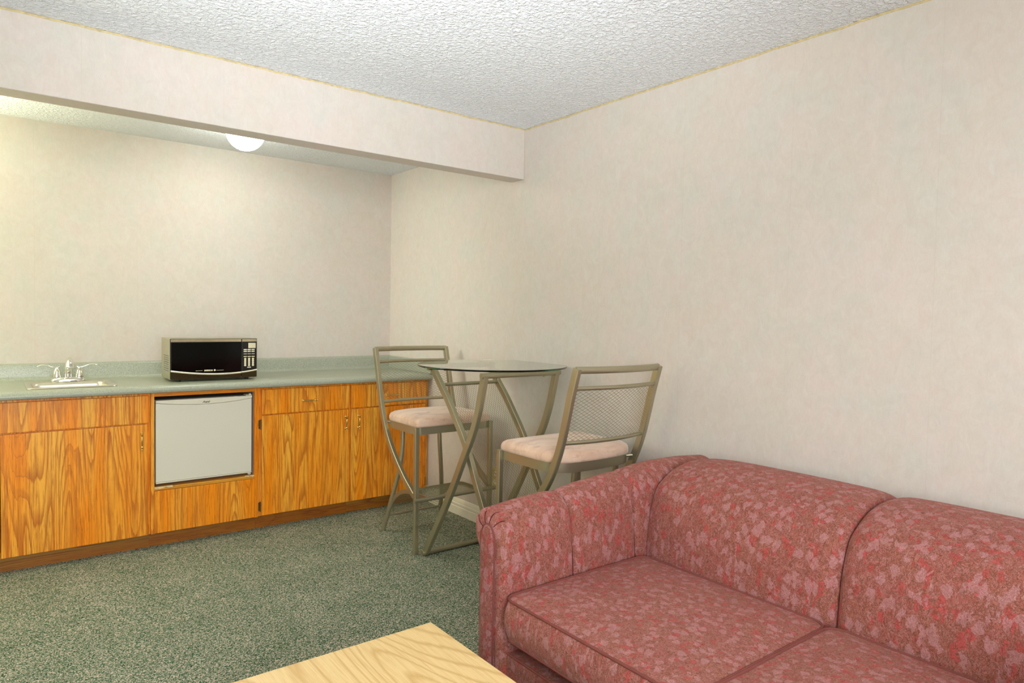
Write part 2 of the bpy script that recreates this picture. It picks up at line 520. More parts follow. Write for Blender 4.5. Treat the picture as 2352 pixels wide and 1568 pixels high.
# ------------------------------------------------------------------ kitchen cabinets
DY = -.6045            # door face
FY = -.5855            # face frame
ZT = .8705
def handle(parent, x, z, vertical=True, y=DY):
    """turned brass pull, 107 mm, two posts"""
    half = .0535
    prof = [(.0001, -half), (.0022, -half + .002), (.0034, -half + .006), (.002, -half + .010), (.0056, -half + .012), (.0056, -half + .015), (.0024, -half + .018),
            (.0060, -half + .021), (.0056, -half + .024), (.0026, -half + .028), (.0034, -.016), (.0048, 0)]
    prof = [(r * 1.28, h) for r, h in prof]; prof = prof + [(r, -h) for r, h in prof[-2::-1]]
    bm = B(); c = (x, y - .022, z)
    lathe(bm, prof, 12, 'Z' if vertical else 'X', c)
    for s in (-1, 1):
        o = s * (half - .0145)
        p = (x, y, z + o) if vertical else (x + o, y, z)
        wire(bm, p, (p[0], y - .022, p[2]), .0032, 10)
        lathe(bm, [(.0065, 0), (.006, -.003), (.003, -.005)], 12, 'Y', p)
    return obj('handle', bm, M['brass'], parent, smooth=True)

def hinge(parent, x, z, y=FY):
    bm = B(); box(bm, x - .006, x + .006, y - .004, y, z - .026, z + .026)
    wire(bm, (x + .004, y - .006, z - .03), (x + .004, y - .006, z + .03), .004, 8)
    for dz in (-.017, .017): lathe(bm, [(.003, -.004), (.003, -.0055)], 8, 'Y', (x - .002, y, z + dz))
    return obj('hinge', bm, M['bronze'], parent)

def slab(name, parent, x0, x1, z0, z1, mat=None, y0=DY, y1=FY):
    bm = B(); box(bm, x0, x1, y0, y1, z0, z1)
    return obj(name, bm, mat or M['oak'], parent, bevel=.0025)

def carcass(t, x0, x1, open_bay=None):
    bm = B()
    y1 = -.004
    box(bm, x0, x0 + .016, FY + .019, y1, .083, ZT); box(bm, x1 - .016, x1, FY + .019, y1, .083, ZT)
    box(bm, x0 + .016, x1 - .016, FY + .019, y1, .083, .1)
    if not open_bay: box(bm, x0 + .016, x1 - .016, -.02, y1, .1, ZT)
    obj('carcass', bm, M['oak'], t)
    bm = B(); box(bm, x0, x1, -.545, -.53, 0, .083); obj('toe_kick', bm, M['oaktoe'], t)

def face_frame(t, x0, x1, l, r, zr=None):
    bm = B()
    box(bm, x0, x0 + l, FY, FY + .019, .083, ZT); box(bm, x1 - r, x1, FY, FY + .019, .083, ZT)
    box(bm, x0 + l, x1 - r, FY, FY + .019, .845, ZT); box(bm, x0 + l, x1 - r, FY, FY + .019, .083, .11)
    box(bm, x0 + l, x1 - r, FY, FY + .019, .685, .715)
    return obj('face_frame', bm, M['oak'], t)

# sink cabinet (two doors; the second lies left of the picture)
t = thing('sink_cabinet', 'wide oak base cabinet under the sink with a plain false drawer front', 'cabinet', (-2.43, -.3, 0))
carcass(t, -3.1, -1.770); face_frame(t, -3.1, -1.770, .02, .03)
slab('false_front', t, -2.432, -1.779, .705, .8555); slab('false_front', t, -3.09, -2.435, .705, .8555)
d = slab('door', t, -2.432, -1.786, .084, .698); handle(d, -1.816, .6105)
d = slab('door', t, -3.09, -2.435, .084, .698); handle(d, -3.06, .6105)

# refrigerator bay
t = thing('refrigerator_cabinet', 'oak cabinet bay with an open recess framing the small refrigerator and a plank below', 'cabinet', (-1.48, -.3, 0))
X0, X1 = -1.7695, -1.1905
carcass(t, X0, X1, True)
bm = B(); box(bm, X0, -1.752, DY + .002, FY + .019, .083, ZT); obj('stile', bm, M['oak'], t, bevel=.001)
bm = B(); box(bm, -1.213, X1, DY + .002, FY + .019, .083, ZT); obj('stile', bm, M['oak'], t, bevel=.001)
bm = B(); box(bm, -1.752, -1.213, DY + .002, FY + .019, .847, ZT); obj('top_rail', bm, M['oakh'], t, bevel=.001)
bm = B(); box(bm, -1.752, -1.213, DY - .001, FY, .086, .322); obj('apron', bm, M['oak'], t, bevel=.001)
bm = B(); box(bm, -1.752, -1.213, DY + .001, -.02, .324, .343); sh = obj('shelf', bm, M['oakh'], t, bevel=.001)
# worn, flaked edge on the shelf nosing
rr = random.Random(5)
for x0, x1 in ((-1.752, -1.66), (-1.268, -1.213)):
    bm = B()
    pts = [(x0 + (x1 - x0) * i / 10, .3435 - rr.uniform(.001, .011)) for i in range(11)]
    top = [bm.verts.new((x, DY - .0006, .344)) for x, z in pts]; bot = [bm.verts.new((x, DY - .0006, z)) for x, z in pts]
    tb = [bm.verts.new((x, DY + .012, .3442)) for x, z in pts]
    for i in range(10):
        bm.faces.new((top[i], top[i + 1], bot[i + 1], bot[i])); bm.faces.new((tb[i], tb[i + 1], top[i + 1], top[i]))
    obj('chipped_edge', bm, M['flaked'], sh)
# grey lining of the recess
for lx in (-1.2165, -1.7515):
    bm = B(); box(bm, lx, lx + .003, DY + .022, -.03, .344, .846); obj('bay_lining', bm, M['liner'], t)
bm = B(); box(bm, -1.748, -1.217, -.034, -.028, .344, .846); obj('bay_back', bm, M['darkgap'], t)

def drawer_unit(name, label, X0, X1, dx0, dx1, hx, side, pullx, group=None):
    t = thing(name, label, 'cabinet', ((X0 + X1) / 2, -.3, 0), group=group)
    carcass(t, X0, X1); face_frame(t, X0, X1, .03, .03)
    d = slab('drawer', t, dx0, dx1, .705, .8555); handle(d, pullx, .7765, False)
    d = slab('door', t, dx0, dx1, .088, .6975); handle(d, hx, .6135)
    x = dx0 - .009 if side < 0 else dx1 + .003
    for z in (.644, .141): hinge(d, x, z)
    return t
drawer_unit('base_cabinet', 'oak drawer and door base cabinet just right of the small refrigerator', -1.1895, -.5985, -1.168, -.606, -.632, -1, -.878)
drawer_unit('base_cabinet', 'oak base cabinet at the right wall, behind the far bar stool', -.5975, -.0015, -.592, -.028, -.5415, 1, -.30)

# countertop: post-formed profile along X with coved backsplash
def counter():
    t = thing('countertop', 'long grey-green speckled laminate countertop with rolled front edge along the back wall', 'countertop', (-1.55, -.3, .871))
    F = -.648
    pr = [(-.03, .871), (F + .012, .871), (F + .004, .8735), (F, .880), (F + .001, .892), (F + .007, .902), (F + .017, .909), (F + .030, .9125), (F + .045, .912), (F + .06, .911)]
    sx0, sx1, sy0, sy1 = -2.305, -1.938, -.545, -.198      # sink cut-out
    xs = [-3.12, sx0, sx1, -.001]
    back = [(sy0, .911), (sy1, .911), (-.046, .911), (-.034, .914), (-.027, .922), (-.0245, .935), (-.0245, .992), (-.022, 1.000), (-.016, 1.005), (-.004, 1.0061), (-.002, 1.004), (-.002, .871)]
    allp = pr + back
    R = [[(x, y, z) for y, z in allp] for x in xs]
    bm = B(); vs = rings(bm, R)
    # open the sink hole: delete top strip between sy0 and sy1 of the middle bay and the bottom strip
    i0 = len(pr)
    kill = [f for f in bm.faces if all((v in (vs[1][i0], vs[1][i0 + 1], vs[2][i0], vs[2][i0 + 1])) for v in f.verts)]
    kill += [f for f in bm.faces if len(f.verts) == 4 and all(abs(v.co.z - .871) < 1e-6 for v in f.verts) and all(sx0 - 1e-4 <= v.co.x <= sx1 + 1e-4 for v in f.verts)]
    bmesh.ops.delete(bm, geom=kill, context='FACES_ONLY')
    for (xa, ya, xb, yb) in ((sx0, sy0, sx1, sy0), (sx1, sy0, sx1, sy1), (sx1, sy1, sx0, sy1), (sx0, sy1, sx0, sy0)):
        q = [bm.verts.new(p) for p in ((xa, ya, .911), (xb, yb, .911), (xb, yb, .871), (xa, ya, .871))]; bm.faces.new(q)
    obj('worktop', bm, M['lam'], t, smooth=True, angle=40)
    # end splash against the right wall
    bm = B(); box(bm, -.0215, -.002, -.645, -.0245, .9105, 1.004)
    obj('side_splash', bm, M['lam'], t, bevel=.004, seg=3)
counter()

# sink
def rrect(x0, x1, y0, y1, r, n=6):
    out = []
    for cx, cy, a in ((x1 - r, y0 + r, -90), (x1 - r, y1 - r, 0), (x0 + r, y1 - r, 90), (x0 + r, y0 + r, 180)):
        for i in range(n + 1):
            w = math.radians(a + 90 * i / n); out.append((cx + r * math.cos(w), cy + r * math.sin(w)))
    return out
t = thing('sink', 'small square stainless steel drop-in bar sink at the left of the counter', 'sink', (-2.12, -.37, .905))
def ringz(a, z): return [(x, y, z) for x, y in a]
bm = B()
o0 = rrect(-2.322, -1.921, -.558, -.188, .02)
R = [ringz(o0, .9125), ringz(rrect(-2.320, -1.923, -.556, -.190, .02), .9165), ringz(rrect(-2.312, -1.931, -.548, -.198, .018), .918),
     ringz(rrect(-2.300, -1.943, -.536, -.262, .03), .917), ringz(rrect(-2.294, -1.949, -.530, -.268, .035), .914),
     ringz(rrect(-2.289, -1.954, -.525, -.273, .04), .900), ringz(rrect(-2.283, -1.960, -.519, -.279, .045), .80), ringz(rrect(-2.27, -1.975, -.505, -.293, .05), .775),
     ringz(rrect(-2.16, -2.08, -.43, -.35, .039), .770)]
rings(bm, R, cap=False)
bm.faces.new([bm.verts.new((x, y, .770)) for x, y in rrect(-2.16, -2.08, -.43, -.35, .039)])
obj('basin', bm, M['steel'], t, smooth=True, angle=50)
bm = B(); lathe(bm, [(.038, .7715), (.036, .774), (.028, .7725), (.027, .7712), (.005, .7712)], 24, 'Z', (-2.12, -.39, 0)); obj('drain', bm, M['chrome'], t, smooth=True)

# faucet (stands on the sink's rear deck)
t = thing('faucet', 'chrome two-handle faucet with curved levers on the sink deck', 'faucet', (-2.12, -.232, .918))
fx, fy, fz = -2.12, -.232, .9185
bm = B()
def oval(hx, hy, z, n=28): return [(fx + (abs(math.cos(a)) ** .75) * math.copysign(1, math.cos(a)) * hx, fy + (abs(math.sin(a)) ** .75) * math.copysign(1, math.sin(a)) * hy, z) for a in [2 * PI * i / n for i in range(n)]]
rings(bm, [oval(.082, .030, fz), oval(.082, .030, fz + .004), oval(.078, .0275, fz + .012), oval(.070, .024, fz + .020), oval(.066, .021, fz + .0225)])
obj('base', bm, M['chrome'], t, smooth=True, angle=60)
for s in (-1, 1):
    bm = B()
    lathe(bm, [(.0205, 0), (.0205, .004), (.0195, .016), (.0165, .032), (.0115, .046), (.0065, .054), (.004, .058)], 20, 'Z', (fx + s * .053, fy, fz + .021))
    hb = obj('handle_body', bm, M['chrome'], t, smooth=True, angle=60)
    bm = B()
    z0 = fz + .021 + .056
    P = [(-.014, .0065), (-.006, .0015), (.006, .000), (.022, .004), (.038, .011), (.054, .0155), (.070, .016), (.082, .0125), (.088, .009)]
    pts = spline([(fx + s * (.053 + a), fy - .004 * abs(a) / .09, z0 + b) for a, b in P], 24)
    wd = lambda i: .0035 + .0042 * min(1, i / 14)
    R = []
    for i, p in enumerate(pts):
        q0 = pts[max(i - 1, 0)]; q1 = pts[min(i + 1, 24)]; tt = (q1 - q0).normalized(); sd = Vector((0, 1, 0)); up = tt.cross(sd)
        R.append([p + sd * x * wd(i) + up * y * (.0034 if i > 1 else .002) for x, y in circ(1, 10)])
    rings(bm, R)
    obj('lever', bm, M['chrome'], hb, smooth=True, angle=70)
bm = B()
pts = spline([(fx, fy, fz + .02), (fx, fy - .002, fz + .06), (fx, fy - .012, fz + .10), (fx, fy - .034, fz + .122), (fx, fy - .058, fz + .120), (fx, fy - .080, fz + .102), (fx, fy - .090, fz + .080)], 30)
R = []
for i, p in enumerate(pts):
    q0 = pts[max(i - 1, 0)]; q1 = pts[min(i + 1, 30)]; tt = (q1 - q0).normalized(); sd = Vector((1, 0, 0)); up = sd.cross(tt)
    k = i / 30; rad = .0195 - .006 * min(1, k * 2.5) + .0085 * max(0, (k - .45) / .55)
    R.append([p + sd * x * rad + up * y * rad * .9 for x, y in circ(1, 18)])
rings(bm, R); obj('spout', bm, M['chrome'], t, smooth=True, angle=70)

# ------------------------------------------------------------------ refrigerator
t = thing('mini_refrigerator', 'small pale grey compact refrigerator built into the oak cabinets', 'refrigerator', (-1.486, -.3, .345))
bm = B(); box(bm, -1.738, -1.236, -.545, -.05, .352, .815); box(bm, -1.738, -1.236, -.548, -.50, .3445, .352)
obj('body', bm, M['liner'], t, bevel=.003)
fx0, fx1 = -1.745, -1.2272
def arcband(x): u = (x - fx0) / (fx1 - fx0); return .8242 - .013 - .020 * (1 - (2 * u - 1) ** 2)
bm = B()
N = 24
top = []; 
for i in range(N + 1):
    x = fx0 + (fx1 - fx0) * i / N; top.append((x, arcband(x)))
def prism_y(bm, poly, y0, y1):
    a = [bm.verts.new((x, y0, z)) for x, z in poly]; b = [bm.verts.new((x, y1, z)) for x, z in poly]
    bm.faces.new(a); bm.faces.new(b[::-1])
    n = len(poly)
    for i in range(n): bm.faces.new((a[i], a[(i + 1) % n], b[(i + 1) % n], b[i]))
prism_y(bm, [(fx0, .3613 + .006)] + [(x, z - .0012) for x, z in top] + [(fx1, .3613 + .006)], -.600, -.552)
dr = obj('door', bm, M['fridge'], t, bevel=.004, seg=3)
bm = B(); prism_y(bm, top + [(fx1, .8242), (fx0, .8242)], -.6035, -.552)
tr = obj('top_trim', bm, M['fridgetrim'], dr, bevel=.002)
bm = B(); box(bm, fx0, fx1, -.6025, -.552, .3613, .3668); obj('bottom_trim', bm, M['fridgetrim'], dr, bevel=.002)
lw = parent_world(tr)
text('logo', 'Avanti', .0175, M['ink'], tr, Vector((-1.486, -.604, .8035)) - lw, (PI / 2, 0, 0), .45, .0004, .85, .0002)
bm = B(); box(bm, -1.262, -1.228, -.60, -.552, .8265, .8300); lathe(bm, [(.0065, .8245), (.0065, .836)], 14, 'Z', (-1.236, -.588, 0)); obj('top_hinge', bm, M['fridgetrim'], t)
bm = B(); lathe(bm, [(.008, .3475), (.0105, .352), (.0105, .3585), (.006, .3612)], 16, 'Z', (-1.238, -.586, 0)); obj('bottom_hinge', bm, M['plasticclear'], t, smooth=True)

# ------------------------------------------------------------------ microwave
MWX, MWY, MWR = -1.6501, -.4868, -.0201
t = thing('microwave', 'black and steel countertop microwave oven with keypad, standing on the laminate countertop', 'microwave', (MWX, MWY, .9125), MWR)
W_, D_, Z0, Z1 = .4836, .275, .012, .2487
bm = B(); box(bm, .001, W_ - .001, .012, D_, Z0, Z1 - .001)
obj('housing', bm, M['mwside'], t, world=False, bevel=.003)
bm = B()
for i in range(8):
    for j in range(7):
        y = .045 + j * .022; z = .058 + i * .0125 - 0 * j
        box(bm, -.0004, .0012, y, y + .013, z, z + .0045)
n_slot = len(bm.faces)
box(bm, .0000, .0012, .040, .195, .052, .155)
bm.faces.ensure_lookup_table()
for i in range(n_slot): bm.faces[i].material_index = 1
obj('side_vent', bm, [M['mwside'], M['black']], t, world=False)
DX = .392
bm = B(); box(bm, 0, DX - .001, .0, .012, Z0 + .004, Z1); dr = obj('door', bm, M['blackp'], t, world=False, bevel=.003)
bm = B(); box(bm, .006, DX - .002, -.0015, .001, .044, Z1 - .022); obj('window', bm, M['black'], dr, world=False, bevel=.001)
bm = B(); box(bm, .003, DX - .001, -.003, .001, Z1 - .020, Z1 - .003); obj('top_trim', bm, M['mwtrim'], dr, world=False, bevel=.002)
def swoosh(x): u = x / W_; return .0385 + (.074 if u < .58 else .11) * (u - .58) ** 2
def band(x0, x1, w, dy, r=12):
    bm = B(); pts = [(x0 + (x1 - x0) * i / r, dy, swoosh(x0 + (x1 - x0) * i / r)) for i in range(r + 1)]
    sweep(bm, pts, sq(.006, w, .3), side=(0, 1, 0)); return bm
obj('handle_bar', band(.002, DX - .001, .0092, -.0035), M['mwbar'], dr, world=False, smooth=True)
def lowpanel(x0, x1):
    bm = B(); n = 12; P = [(x0 + (x1 - x0) * i / n, swoosh(x0 + (x1 - x0) * i / n) - .005) for i in range(n + 1)]
    prism_y(bm, P + [(x1, Z0 + .002), (x0, Z0 + .002)], -.002, .002); return bm
obj('lower_panel', lowpanel(.003, DX - .002), M['mwlow'], dr, world=False)
text('logo', 'EMERSON', .0112, M['btn'], dr, (.205, -.0022, .0610), (PI / 2, 0, 0), 0, .0003, .92, .0006)
bm = B(); lathe(bm, [(.0055, 0), (.0055, -.0008)], 16, 'Y', (.2395, -.0018, .0620)); obj('emblem', bm, M['btn'], dr, world=False)
for a, b in ((.135, .172), (.249, .290)):
    bm = B(); sweep(bm, [(a, -.0018, .0608), ((a + b) / 2, -.0018, .0612), (b, -.0018, .0614)], sq(.0008, .0016, .2), side=(0, 1, 0))
    obj('logo_line', bm, M['btn'], dr, world=False)
bm = B(); box(bm, DX + .001, W_, .0, .012, Z0 + .004, Z1); cp = obj('control_panel', bm, M['blackp'], t, world=False, bevel=.003)
bm = B(); box(bm, DX + .003, W_ - .003, -.003, .001, Z1 - .020, Z1 - .003); obj('top_trim', bm, M['mwtrim'], cp, world=False, bevel=.002)
obj('handle_bar', band(DX + .001, W_ - .001, .0078, -.0035, 5), M['mwbar'], cp, world=False, smooth=True)
obj('lower_panel', lowpanel(DX + .003, W_ - .002), M['mwlow'], cp, world=False)
bm = B(); box(bm, DX + .040, W_ - .008, -.0012, 0, .190, .222); obj('display_sticker', bm, M['btn'], cp, world=False, bevel=.001)
cxs = [DX + .022, DX + .045, DX + .068]
for j, z in enumerate((.124, .1115, .099, .0865)):
    for i, x in enumerate(cxs):
        bm = B(); lathe(bm, [(.0068, 0), (.0068, -.0012), (.006, -.0016)], 14, 'Y', (x, 0, z)); obj('button', bm, M['btn'], cp, world=False)
for j, (z, hgt) in enumerate(((.181, .007), (.170, .007), (.155, .0035), (.139, .0055))):
    for x in cxs:
        bm = B(); box(bm, x - .0095, x + .0095, -.0014, 0, z - hgt / 2, z + hgt / 2); obj('button', bm, M['btn'], cp, world=False, bevel=.001)
bm = B(); box(bm, cxs[1] - .011, cxs[1] + .011, -.0014, 0, .0705, .0765); obj('button', bm, M['btn'], cp, world=False, bevel=.002)
for x, y in ((.05, .03), (.43, .03), (.05, .24), (.43, .24)):
    bm = B(); lathe(bm, [(.010, -.001), (.011, .006), (.012, Z0 + .001)], 12, 'Z', (x, y, 0)); obj('foot', bm, M['blackp'], t, world=False)

# ------------------------------------------------------------------ ceiling lamp
def lamp(x, y, label, name='ceiling_lamp'):
    t = thing(name, label, 'lamp', (x, y, HK))
    bm = B(); lathe(bm, [(.085, 0), (.09, -.004), (.09, -.018), (.08, -.022)], 32, 'Z', (x, y, HK)); obj('fitter', bm, M['white'], t, smooth=True)
    bm = B()
    prof = [(.075, 2.368), (.098, 2.362), (.106, 2.350)] + [(.106 * math.cos(a), 2.350 - .106 * math.sin(a)) for a in [PI / 2 * i / 10 for i in range(1, 10)]] + [(.002, 2.244)]
    lathe(bm, prof, 32, 'Z', (x, y, 0)); obj('globe', bm, M['lamp'], t, smooth=True, angle=180)
lamp(-1.30, -.70, 'lit white globe ceiling lamp half hidden behind the beam')

# ------------------------------------------------------------------ wall outlet
t = thing('wall_outlet', 'ivory electrical outlet low on the right wall, seen through the table mesh', 'outlet', (0, -1.412, .268))
bm = B(); box(bm, -.006, -.0005, -1.447, -1.377, .268, .388); obj('cover_plate', bm, M['ivory'], t, bevel=.003)
for z in (.304, .352):
    bm = B(); lathe(bm, [(.0165, -.0055), (.0165, -.008), (.015, -.0085)], 20, 'X', (0, -1.412, z)); s_ = obj('socket', bm, M['white'], t)
    bm = B()
    for dy in (-.006, .006): box(bm, -.0092, -.0083, -1.412 + dy - .0012, -1.412 + dy + .0012, z, z + .008)
    obj('slot', bm, M['black'], s_)

# ------------------------------------------------------------------ bar stools
def make_stool(label):
    t = thing('bar_stool', label, 'bar stool', group='mesh-back bar stools at the glass table')
    mt = M['metal']
    S25 = sq(.026, .026, .13)
    for s in (-1, 1):
        # front square leg
        bm = B(); sweep(bm, [(s * .25, .250, 0), (s * .25, .249, .35), (s * .25, .247, .705)], S25, side=(1, 0, 0)); obj('leg', bm, mt, t, world=False)
        # rear round leg
        pts = spline([(s * .128, -.13, .66), (s * .132, -.125, .52), (s * .148, -.133, .38), (s * .175, -.165, .22), (s * .205, -.222, .006)], 18)
        bm = B(); sweep(bm, pts, circ(.0135, 12)); 
        obj('leg', bm, mt, t, world=False, smooth=True)
        # long curved back post
        P = [(-.262, 1.118), (-.228, 1.00), (-.203, .90), (-.176, .80), (-.142, .71), (-.098, .625), (-.04, .548), (.03, .475), (.12, .398), (.19, .350), (.240, .318)]
        pts = spline([(s * .25, y, z) for y, z in P], 36)
        bm = B(); sweep(bm, pts, sq(.024, .034, .13), side=(1, 0, 0)); po = obj('back_post', bm, mt, t, world=False, smooth=True, angle=30)
        # spacer bolt from post to seat ring
        bm = B(); wire(bm, (s * .220, -.105, .686), (s * .243, -.128, .690), .007, 10); obj('spacer', bm, mt, po, world=False)
    bow = lambda x, a=.038: -a * (1 - (x / .25) ** 2)
    def rail(name, y, z, sec, ext=.25, a=.038, up=0):
        bm = B(); pts = [(ext * (i / 12 * 2 - 1), y + bow(ext * (i / 12 * 2 - 1), a), z) for i in range(13)]
        sweep(bm, pts, sec, side=(0, 0, 1)); return obj(name, bm, mt, t, world=False, smooth=True, angle=60)
    rail('top_rail', -.258, 1.112, circ(.015, 12, .011), .252)
    rail('back_rail', -.240, 1.036, circ(.0095, 10), .243)
    rail('back_rail', -.172, .800, circ(.0095, 10), .243)
    bm = B()
    def S(u, v):
        x = u - .24; k = v / .228; z = .806 + .228 * k
        y0 = -.174 - (.066) * k - .000 * math.sin(PI * k)
        return Vector((x, y0 + bow(x), z))
    lattice(bm, S, .48, .228, .0265, .0152, .0007)
    obj('back_mesh', bm, M['wire'], t, world=False)
    # seat: rounded-back D outline
    def outline(k, n=44):
        cy = .06
        half = [(0, .252), (.12, .252), (.215, .252), (.236, .249), (.246, .240), (.249, .225), (.250, .15), (.250, .07), (.250, 0), (.248, -.045), (.242, -.080), (.228, -.108),
                (.205, -.130), (.170, -.146), (.12, -.156), (.06, -.161), (0, -.163)]
        full = half + [(-x, y) for x, y in half[-2:0:-1]]
        return [(x * k, cy + (y - cy) * k) for x, y in full]
    bm = B()
    o1, o2 = outline(.985), outline(.94)
    R = [[(x, y, .661) for x, y in o1], [(x, y, .705) for x, y in o1], [(x, y, .705) for x, y in o2], [(x, y, .661) for x, y in o2]]
    rings(bm, R, loop=True); obj('seat_ring', bm, mt, t, world=False, smooth=True, angle=40)
    bm = B()
    prof = [(.93, .700), (1.0, .704), (1.012, .712), (1.014, .722), (1.005, .733), (.985, .742), (.93, .750), (.8, .757), (.6, .762), (.3, .765), (.02, .766)]
    R = [[(x, y, z) for x, y in outline(k)] for k, z in prof]
    rings(bm, R)
    obj('seat_cushion', bm, M['suede'], t, world=False, smooth=True, angle=180)
    # foot rail + curved mesh shelf
    bm = B(); wire(bm, (-.275, .272, .305), (.275, .272, .305), .0125, 14); obj('foot_rail', bm, mt, t, world=False, smooth=True)
    SP = spline([(0, -.200, .098), (0, -.170, .165), (0, -.115, .230), (0, -.03, .278), (0, .07, .298), (0, .17, .300), (0, .262, .300)], 28)
    cum = [0]
    for a, b in zip(SP[:-1], SP[1:]): cum.append(cum[-1] + (b - a).length)
    def sh(v):
        for i in range(28):
            if v <= cum[i + 1] or i == 27:
                f = (v - cum[i]) / (cum[i + 1] - cum[i]); return SP[i].lerp(SP[i + 1], f)
    ft = bpy.data.objects.new('foot_shelf', None)
    bm = B()
    for s in (-1, 1): sweep(bm, [(s * .182, p.y, p.z) for p in SP], sq(.006, .024, .1), side=(1, 0, 0))
    wire(bm, (-.200, -.200, .098), (.200, -.200, .098), .0065, 10)
    fo = obj('foot_shelf', bm, mt, t, world=False)
    bm = B()
    lattice(bm, lambda u, v: Vector((u - .178, sh(v).y, sh(v).z + .0085)), .356, cum[-1], .0265, .0152, .0009)
    obj('shelf_mesh', bm, M['wire'], fo, world=False)
    return t

def copy_thing(src, label, loc, rot):
    r = src.copy(); COL.objects.link(r); r['label'] = label; r.location = loc; r.rotation_euler = (0, 0, rot)
    for ch in list(src.children):
        c = ch.copy(); COL.objects.link(c); c.parent = r
        for g in list(ch.children):
            d = g.copy(); COL.objects.link(d); d.parent = c
    return r
bpy.context.view_layer.update()
st = make_stool('far bar stool in front of the oak cabinets, facing the glass table')
copy_thing(st, 'near bar stool behind the sofa arm, its mesh back toward the sofa', (-.345, -2.483, 0), 0)
st.location = (-.366, -1.252, 0); st.rotation_euler = (0, 0, PI)

# ------------------------------------------------------------------ glass bar table
t = thing('bar_table', 'round glass-topped bar table with crossed curved metal legs between the two stools', 'table', (-.35, -1.81, 0))
mt = M['metal']
CA = [(-2.082, 1.035), (-2.060, .945), (-2.030, .84), (-1.984, .73), (-1.92, .62), (-1.84, .474), (-1.735, .30), (-1.635, .144), (-1.548, .012)]
CB = [(-1.548, 1.028), (-1.619, .955), (-1.706, .868), (-1.786, .774), (-1.859, .683), (-1.923, .578), (-1.979, .474), (-2.034, .381), (-2.105, .24), (-2.165, .11), (-2.205, .012)]
S30 = sq(.026, .036, .1)
for x in (-.58, -.12):
    bm = B(); sweep(bm, spline([(x, y, z) for y, z in CA], 40), S30, side=(1, 0, 0)); obj('leg', bm, mt, t, smooth=True, angle=30)
for x in (-.542, -.158):
    bm = B(); sweep(bm, spline([(x, y, z) for y, z in CB], 40), S30, side=(1, 0, 0)); obj('leg', bm, mt, t, smooth=True, angle=30)
for name, x0, x1, y, z in (('top_bar', -.602, -.098, -2.084, 1.036), ('floor_bar', -.600, -.100, -1.545, .0155), ('top_bar', -.572, -.128, -1.540, 1.036), ('floor_bar', -.565, -.135, -2.208, .0155)):
    bm = B(); wire(bm, (x0, y, z), (x1, y, z), .0145, 16); obj(name, bm, mt, t, smooth=True)
CBs = spline([(0, y, z) for y, z in CB], 60)
bc = [0]
for a, b in zip(CBs[:-1], CBs[1:]): bc.append(bc[-1] + (b - a).length)
def onB(v):
    for i in range(60):
        if v <= bc[i + 1] or i == 59: return CBs[i].lerp(CBs[i + 1], (v - bc[i]) / (bc[i + 1] - bc[i]))
v0 = .110
p = onB(v0); bm = B(); wire(bm, (-.542, p.y, p.z), (-.158, p.y, p.z), .010, 12); cr = obj('cross_rail', bm, mt, t, smooth=True)
bm = B()
lattice(bm, lambda u, v: Vector((u - .530, onB(v0 + v).y, onB(v0 + v).z)), .360, bc[-1] - v0 - .015, .0150, .0240, .0006)
obj('mesh_panel', bm, M['wire'], t)
for x, y in ((-.50, -2.078), (-.20, -2.078), (-.47, -1.546), (-.23, -1.546)):
    bm = B(); lathe(bm, [(.010, 1.049), (.010, 1.052), (.016, 1.053), (.016, 1.0575)], 20, 'Z', (x, y, 0)); obj('glass_pad', bm, M['chrome'], t, smooth=True)
    bm = B(); lathe(bm, [(.004, 1.016), (.005, 1.020), (.003, 1.023)], 8, 'Z', (x, y, 0)); obj('screw', bm, M['chrome'], t, smooth=True)
bm = B()
gx, gy, gr = -.338, -1.815, .40
prof = [(.0005, 1.0575), (gr - .003, 1.0575), (gr, 1.0605), (gr, 1.0635), (gr - .003, 1.0665), (.0005, 1.0665)]
lathe(bm, prof, 96, 'Z', (gx, gy, 0)); obj('glass_top', bm, M['glass'], t, smooth=True, angle=30)

# ------------------------------------------------------------------ sofa
SR, SE = -2.955, -4.62        # outer faces of the left / right arm
t = thing('sofa', 'rose and mauve patterned fabric sofa with rolled arms against the right wall', 'sofa', (-.62, -3.79, 0))
fab = M['sofa']; fad = M['sofad']
YA, YB = -3.075, -4.50        # between the arms
bm = B(); box(bm, -1.135, -.08, YB + .0, YA - .0, .07, .318); obj('seat_base', bm, fad, t, bevel=.012, seg=3)
bm = B(); box(bm, -1.188, -1.13, YB + .0, YA + .03, .055, .258); obj('front_rail', bm, fad, t, bevel=.012, seg=3)
bm = B(); sweep(bm, [(-1.186, YA + .03, .259), (-1.189, -3.4, .257), (-1.189, -3.9, .257), (-1.186, YB, .259)], circ(.0035, 8)); obj('rail_piping', bm, M['pipe'], t, smooth=True)

